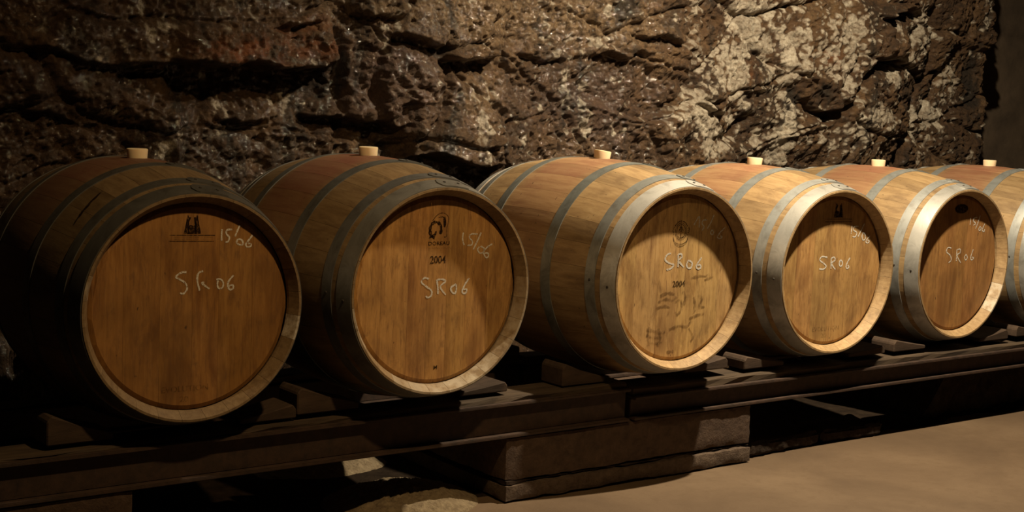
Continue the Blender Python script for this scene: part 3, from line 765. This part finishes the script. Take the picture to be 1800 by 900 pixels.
CHALK = [[[[0.0795,0.1964],[0.0789,0.1818],[0.0792,0.1672]],[[0.1074,0.1959],[0.0935,0.1941],[0.0921,0.1845],[0.1001,0.1755],[0.0972,0.1653],[0.0901,0.1631]],[[0.1281,0.2058],[0.1215,0.1912],[0.1156,0.1772]],[[0.1236,0.1706],[0.1206,0.1618],[0.1286,0.1557],[0.138,0.157],[0.1346,0.1674],[0.1251,0.1705]],[[0.1636,0.1791],[0.1535,0.1669],[0.1459,0.1568],[0.1492,0.1499],[0.1586,0.1505],[0.1601,0.1564],[0.1521,0.1581]],[[-0.0134,0.0892],[-0.0264,0.0888],[-0.0411,0.0786],[-0.0306,0.0716],[-0.0153,0.0609],[-0.0112,0.0462],[-0.0203,0.0349],[-0.0293,0.0368]],[[0.0311,0.0906],[0.019,0.0858],[0.0157,0.0684],[0.0229,0.0404]],[[0.0347,0.0618],[0.0286,0.0591],[0.0488,0.0442]],[[0.0668,0.0679],[0.0792,0.0674],[0.0862,0.0583],[0.0843,0.0466],[0.075,0.044],[0.0702,0.0531],[0.0715,0.0648]],[[0.1141,0.077],[0.101,0.0622],[0.0988,0.049],[0.1046,0.0404],[0.1133,0.0425],[0.1122,0.0514],[0.1013,0.0497]]],[[[0.0818,0.1602],[0.0798,0.1425],[0.0855,0.1246]],[[0.1302,0.155],[0.1077,0.1548],[0.1028,0.1454],[0.1135,0.1348],[0.1112,0.1246],[0.0969,0.1233]],[[0.1423,0.1588],[0.1311,0.1361],[0.1171,0.1107]],[[0.1381,0.1187],[0.1324,0.1102],[0.1411,0.1003],[0.1534,0.1027],[0.1549,0.113],[0.1422,0.1196]],[[0.1825,0.1254],[0.1651,0.1162],[0.1534,0.1027],[0.1624,0.0868],[0.1706,0.09],[0.1681,0.0988],[0.1577,0.0991]],[[-0.0272,0.0322],[-0.0411,0.0361],[-0.0512,0.0247],[-0.0362,0.0123],[-0.0179,-0.0004],[-0.0173,-0.014],[-0.0289,-0.0203],[-0.035,-0.0149]],[[-0.0013,0.0294],[0.0037,0.0054],[0.0045,-0.0117]],[[0.0007,0.0293],[0.0186,0.0293],[0.0277,0.0231],[0.0115,0.0085],[0.0306,-0.0153]],[[0.0635,0.0137],[0.0477,0.0051],[0.0503,-0.007],[0.0607,-0.0126],[0.0654,-0.0008],[0.0635,0.0137]],[[0.1075,0.0301],[0.0941,0.0117],[0.0855,-0.0069],[0.0912,-0.014],[0.0992,-0.0109],[0.0996,-0.0023],[0.0906,-0.0026]]],[[[0.0518,0.1668],[0.0732,0.1932],[0.0749,0.1586]],[[0.1081,0.1829],[0.0899,0.1806],[0.0871,0.1699],[0.0968,0.16],[0.0872,0.1487]],[[0.1376,0.1978],[0.1248,0.1729],[0.1105,0.1539]],[[0.132,0.1495],[0.1264,0.14],[0.1343,0.134],[0.1406,0.1416],[0.133,0.1495]],[[0.1902,0.156],[0.17,0.1409],[0.1579,0.1256],[0.169,0.1206],[0.1793,0.125],[0.1709,0.1291]],[[-0.0391,0.0795],[-0.0541,0.0762],[-0.0631,0.0613],[-0.047,0.0493],[-0.0262,0.0428],[-0.0355,0.0317],[-0.0546,0.0279]],[[-0.0081,0.0747],[-0.0061,0.0344]],[[-0.0081,0.0747],[0.0046,0.0762],[0.0079,0.0665],[-0.004,0.0546],[0.0182,0.0335]],[[0.0371,0.0558],[0.0304,0.0426],[0.0354,0.0309],[0.0495,0.0303],[0.0535,0.0456],[0.0399,0.0538]],[[0.0941,0.0615],[0.0772,0.0428],[0.0729,0.0314],[0.0839,0.0251],[0.0929,0.0306],[0.0881,0.0385],[0.0778,0.0358]]],[[[0.092,0.1591],[0.0902,0.1305]],[[0.1272,0.1563],[0.1058,0.156],[0.1009,0.1446],[0.1204,0.1338],[0.1127,0.1196],[0.0985,0.1208]],[[0.1589,0.1659],[0.1413,0.1395],[0.1281,0.1192]],[[0.1543,0.133],[0.1495,0.1207],[0.1572,0.106],[0.169,0.1119],[0.1641,0.1286],[0.1543,0.133]],[[0.193,0.1195],[0.1786,0.1096],[0.1734,0.0993],[0.1832,0.0949],[0.1919,0.1009],[0.1821,0.1053]],[[-0.0279,0.0495],[-0.055,0.0533],[-0.0656,0.0415],[-0.0436,0.0285],[-0.0307,0.0179],[-0.0446,0.0083],[-0.0654,0.0103]],[[-0.0067,0.0455],[-0.0047,0.0079]],[[-0.0067,0.0455],[0.0079,0.0491],[0.0137,0.0386],[-0.003,0.027],[0.0184,0.0045]],[[0.0421,0.0376],[0.0373,0.0255],[0.0444,0.015],[0.0547,0.0207],[0.0516,0.0332],[0.0421,0.0376]],[[0.0931,0.044],[0.0823,0.03],[0.0749,0.0138],[0.0818,0.0053],[0.0904,0.0111],[0.0836,0.0176]]],[[[0.0673,0.1762],[0.0672,0.1492]],[[0.1111,0.1776],[0.093,0.1757],[0.0871,0.1645],[0.1033,0.1529],[0.0894,0.1465]],[[0.1301,0.184],[0.1177,0.1549],[0.1059,0.1326]],[[0.1343,0.1409],[0.1269,0.1298],[0.1366,0.1237],[0.1426,0.1339],[0.1343,0.1409]],[[0.1663,0.1515],[0.1557,0.1359],[0.1513,0.1247],[0.1653,0.1198],[0.1671,0.1288]],[[-0.0441,0.0606],[-0.0658,0.0635],[-0.0745,0.0482],[-0.0476,0.0317],[-0.0396,0.0136],[-0.0548,0.0039]],[[-0.0073,0.0527],[-0.0052,0.0078]],[[-0.0073,0.0527],[0.0141,0.0542],[0.0158,0.0407],[-0.003,0.0301],[0.0246,-0.0001]],[[0.0567,0.0325],[0.0472,0.0216],[0.056,0.01],[0.0658,0.0187],[0.0567,0.0325]],[[0.1018,0.0513],[0.0931,0.0335],[0.0881,0.0156],[0.0986,0.0084],[0.1077,0.0171],[0.0949,0.0199]]]]
# ---------------------------------------------------------------- chalk writing on the heads
for i in range(5):
    mark(B[i], 'chalk_date', strokes_mesh('chalk_date', CHALK[i][:5], .0042, seed=i), 'chalk', 'white chalk 15/06')
    mark(B[i], 'chalk_lot', strokes_mesh('chalk_lot', CHALK[i][5:], (.0046, .0050, .0056, .0052, .0044)[i], seed=20 + i), 'chalk', 'white chalk SR06')
# ---------------------------------------------------------------- branded stamps
def tower_crest(cx, cz, s, lines):
    L = [(-.0085, .0), (-.0235, .0), (-.0190, .020), (-.0140, .034), (-.0150, .043), (-.0125, .050), (-.0095, .043), (-.0040, .043), (-.0065, .036), (-.0105, .028), (-.0120, .016)]
    Rr = [(-x, z) for x, z in reversed(L)]
    mid = [(-.0105, .0), (.0105, .0), (.0105, .019), (.0070, .023), (.0035, .0205), (-.0035, .0205), (-.0070, .023), (-.0105, .019)]
    return polys_mesh('crest', [[(cx + x * s, cz + z * s) for x, z in p] for p in (L, Rr, mid)])
mark(B[0], 'crest', tower_crest(.0005, .1865, .98, 0), 'ink', 'burnt crest of two towers')
mark(B[0], 'crest_banner', strokes_mesh('crest_banner', [[(-.0593, .1842), (.0614, .1815)], [(-.0605, .1690), (.0586, .1662)]], .0016, False), 'ink')
mark(B[0], 'crest_banner', strokes_mesh('crest_banner', [[(-.055, .179), (.055, .1765)], [(-.055, .174), (.055, .1715)]], .0012, False), 'faint')
mark(B[0], 'lettering', text_mesh('EVOLUTION', .021, .125, -.012, -.211), 'faint', 'faded word EVOLUTION')
mark(B[0], 'lettering', text_mesh('20', .020, .024, -.014, -.238), 'faint', 'faded number')
mark(B[1], 'lettering', text_mesh('DOREAU', .0145, .070, .0018, .1312), 'ink', 'burnt word DOREAU')
wig = [(-.037 + .078 * k / 40, .1186 + .0022 * math.sin(k * 1.7) + .0012 * math.sin(k * .9)) for k in range(41)]
mark(B[1], 'script_line', strokes_mesh('script_line', [wig], .0011, False), 'faint', 'small illegible script line')
mark(B[1], 'lettering', text_mesh('2004', .030, .052, .0005, .0846), 'ink', 'stamped year 2004')
mark(B[1], 'lettering', text_mesh('M', .016, .012, .0049, -.2214), 'ink')
mark(B[1], 'emblem', strokes_mesh('emblem', [circ(-.011, .170, .0185, .022, 22, -.6, 4.6)], .0085, False, jit=.4), 'ink', 'burnt emblem above the word')
mark(B[1], 'emblem', strokes_mesh('emblem', [[(-.022, .196), (-.006, .212), (.012, .217), (.028, .208), (.031, .195), (.026, .175), (.026, .152), (.018, .149)], [(-.004, .204), (.012, .206), (.020, .200)]], .0018), 'ink')
mark(B[1], 'emblem', polys_mesh('emblem', [[(.012, .206), (.020, .207), (.024, .186), (.020, .176), (.015, .178), (.017, .190)], [(-.033, .146), (-.030, .152), (-.014, .160), (-.012, .166), (-.007, .166), (-.008, .157), (-.016, .150)]]), 'ink')
c3 = (-.002, .1455)
mark(B[2], 'crest', strokes_mesh('crest', [circ(c3[0], c3[1] + .002, .024, .027, 28), circ(c3[0], c3[1] + .002, .030, .033, 26, .5, 2.65), [(c3[0], .128), (c3[0], .168)], [(c3[0] - .010, .142), (c3[0], .150), (c3[0] + .010, .142)], [(c3[0] - .009, .152), (c3[0], .160), (c3[0] + .009, .152)], [(c3[0] - .013, .132), (c3[0], .128), (c3[0] + .013, .132)], [(c3[0] - .012, .147), (c3[0], .155), (c3[0] + .012, .147)], [(c3[0] - .006, .158), (c3[0], .165), (c3[0] + .006, .158)], circ(c3[0], c3[1] + .002, .019, .022, 24)] + [[(c3[0] + .0285 * math.cos(t), c3[1] + .002 + .031 * math.sin(t)), (c3[0] + .033 * math.cos(t), c3[1] + .002 + .036 * math.sin(t))] for t in [k * .22 - .35 for k in range(18)]], .0017), 'ink', 'round burnt crest with a tree')
mark(B[2], 'crest', strokes_mesh('crest', [[(-.034, .132), (-.026, .115), (-.002, .107), (.022, .115), (.030, .132)], [(-.033, .124), (-.024, .108), (-.002, .100), (.020, .108), (.029, .124)], [(-.034, .160), (-.037, .150), (-.032, .142)], [(.031, .160), (.034, .150), (.029, .142)]], .0019), 'ink')
mark(B[2], 'lettering', text_mesh('2004', .027, .054, .0012, -.0200), 'ink', 'stamped year 2004')
sm = [[(-.075, -.055), (-.045, -.047), (-.015, -.052)], [(-.082, -.075), (-.050, -.066), (-.020, -.072), (-.005, -.060)], [(-.090, -.095), (-.060, -.088), (-.030, -.094)], [(-.012, -.078), (.012, -.072), (.018, -.098), (.004, -.118), (-.006, -.108)], [(.020, -.045), (.032, -.06), (.028, -.09)],
      [(.055, -.004), (.085, .002), (.118, .000), (.132, .006)], [(.112, -.012), (.15, -.002)], [(.07, -.065), (.078, -.10), (.072, -.12)], [(.088, -.06), (.105, -.075), (.092, -.098), (.12, -.10)], [(.055, -.135), (.085, -.126), (.118, -.122)], [(-.03, -.165), (.012, -.155), (.045, -.160), (.066, -.142)],
      [(-.125, -.160), (-.095, -.165), (-.07, -.172), (-.045, -.170)], [(-.125, -.178), (-.095, -.186), (-.06, -.188)], [(-.120, -.196), (-.09, -.205), (-.055, -.205)], [(-.115, -.15), (-.118, -.18), (-.112, -.21)], [(-.075, -.158), (-.066, -.19), (-.075, -.215)], [(.055, -.165), (.075, -.195), (.066, -.21)], [(-.035, -.238), (-.005, -.236)]]
mark(B[2], 'smear', strokes_mesh('smear', sm, .0085, jit=.5, seed=5), 'smear', 'brown smears')
mark(B[3], 'crest', tower_crest(.016, .1905, 1.05, 0), 'ink', 'burnt crest of two towers')
mark(B[3], 'crest_banner', strokes_mesh('crest_banner', [[(-.052, .1860), (.090, .1835)], [(-.052, .1765), (.090, .174)]], .0017, False), 'ink')
mark(B[3], 'lettering', text_mesh('EVOLUTION', .022, .140, -.012, -.208), 'faint', 'faded word EVOLUTION')
mark(B[3], 'lettering', text_mesh('20', .022, .03, -.020, -.232), 'faint', 'faded number')
mark(B[4], 'oval_stamp', polys_mesh('oval_stamp', [circ(.003, .2131, .043, .0185, 28)[:-1]]), 'ink', 'dark oval stamp')
# scorch on the shoulder of the first barrel
bm = bmesh.new(); rows = []
for k in range(13):
    t = k / 12; y = -.285 + .03 * t; th = -.92 + .36 * t; w = .007 * math.sin(math.pi * t) ** .6 * (1 + .5 * math.sin(k * 2.1)) + .001; r = prof(y) + .0008
    rows.append([bm.verts.new((r * math.sin(th + d * w), y + d * w * 1.2, r * math.cos(th + d * w))) for d in (-1, 1)])
for A_, B_ in zip(rows[:-1], rows[1:]): bm.faces.new([A_[0], B_[0], B_[1], A_[1]])
mark(B[0], 'scorch_mark', bmmesh('scorch_mark', bm), 'ink', 'black scorch on the staves')

# ---------------------------------------------------------------- rails under the barrels (their tops follow the barrels' bellies)
def belly(i, y):
    kw = BARR[i]; cy = kw['hy'] + HL
    return kw['az'] - prof(y - cy) - .0024
yf = 3.575
zf = [min(belly(i, yf), belly(i, 3.5)) for i in range(6)]; zr = [min(belly(i, 4.02), belly(i, 4.11)) for i in range(6)]
def lin(x, xa, za, xb, zb): return za + (zb - za) * (x - xa) / (xb - xa)
XB = [kw['hx'] for kw in BARR]
for (y0, y1, z, nm) in ((3.455, 3.575, zf, 'front'), (4.02, 4.11, zr, 'rear')):
    a, b = z[0] - .004, z[1] - .004
    timber(0.45, 3.118, y0, y1, .3085 if nm == 'front' else .2985, lin(.45, XB[0], a, XB[1], b), lin(3.118, XB[0], a, XB[1], b) - .012, nm + ' timber rail lying on the left steel beam under the barrels')
    a, b = z[2] - .004, z[5] - .004
    dip = .004 + max(0.0, max(lin(XB[k], XB[2], a, XB[5], b) - z[k] + .004 for k in (3, 4)))
    a -= dip; b -= dip
    timber(3.150, 6.4, y0, y1, .2785 if nm == 'front' else .2725, lin(3.150, XB[2], a, XB[5], b) - .006, lin(6.4, XB[2], a, XB[5], b) - .006, nm + ' timber rail lying on the right steel beam under the barrels')
# ---------------------------------------------------------------- wedges that keep the barrels from rolling
WORDS = ['nearest', 'second', 'third', 'fourth', 'fifth', 'farthest']
for i in range(6):
    for s in (-1, 1):
        if i == 5 and s == 1: continue
        rng = random.Random(i * 7 + s); zt = (zf[i] - .004)
        o1, o2 = .175, .36 + rng.uniform(-.02, .02); h1, h2 = .018, .068 + rng.uniform(-.01, .01)
        if i > 2: h1, h2 = .014, .045
        if s == 1: h1, h2 = .014, .030 + rng.uniform(0, .012)
        x0, x1 = s * o1, s * o2
        bm = prism('wedge', [(x0, 0), (x0, h1), ((x0 + x1) / 2, (h1 + h2) / 2 - .004), (x1 - s * .012, h2), (x1, h2 - .014), (x1, 0)], 3.475, 3.585)
        bmesh.ops.bevel(bm, geom=bm.edges[:], offset=.0035, segments=1, affect='EDGES')
        o = link('wedge', bmmesh('wedge', bm), M['chock']); o.location = (XB[i], 0, zt + .004)
        tag(o, 'wooden wedge tucked under the %s side of the %s barrel%s' % ('left' if s < 0 else 'right', WORDS[i], ' from the left' if 0 < i < 5 else ''), 'wedge', 'wooden wedges under the barrels')
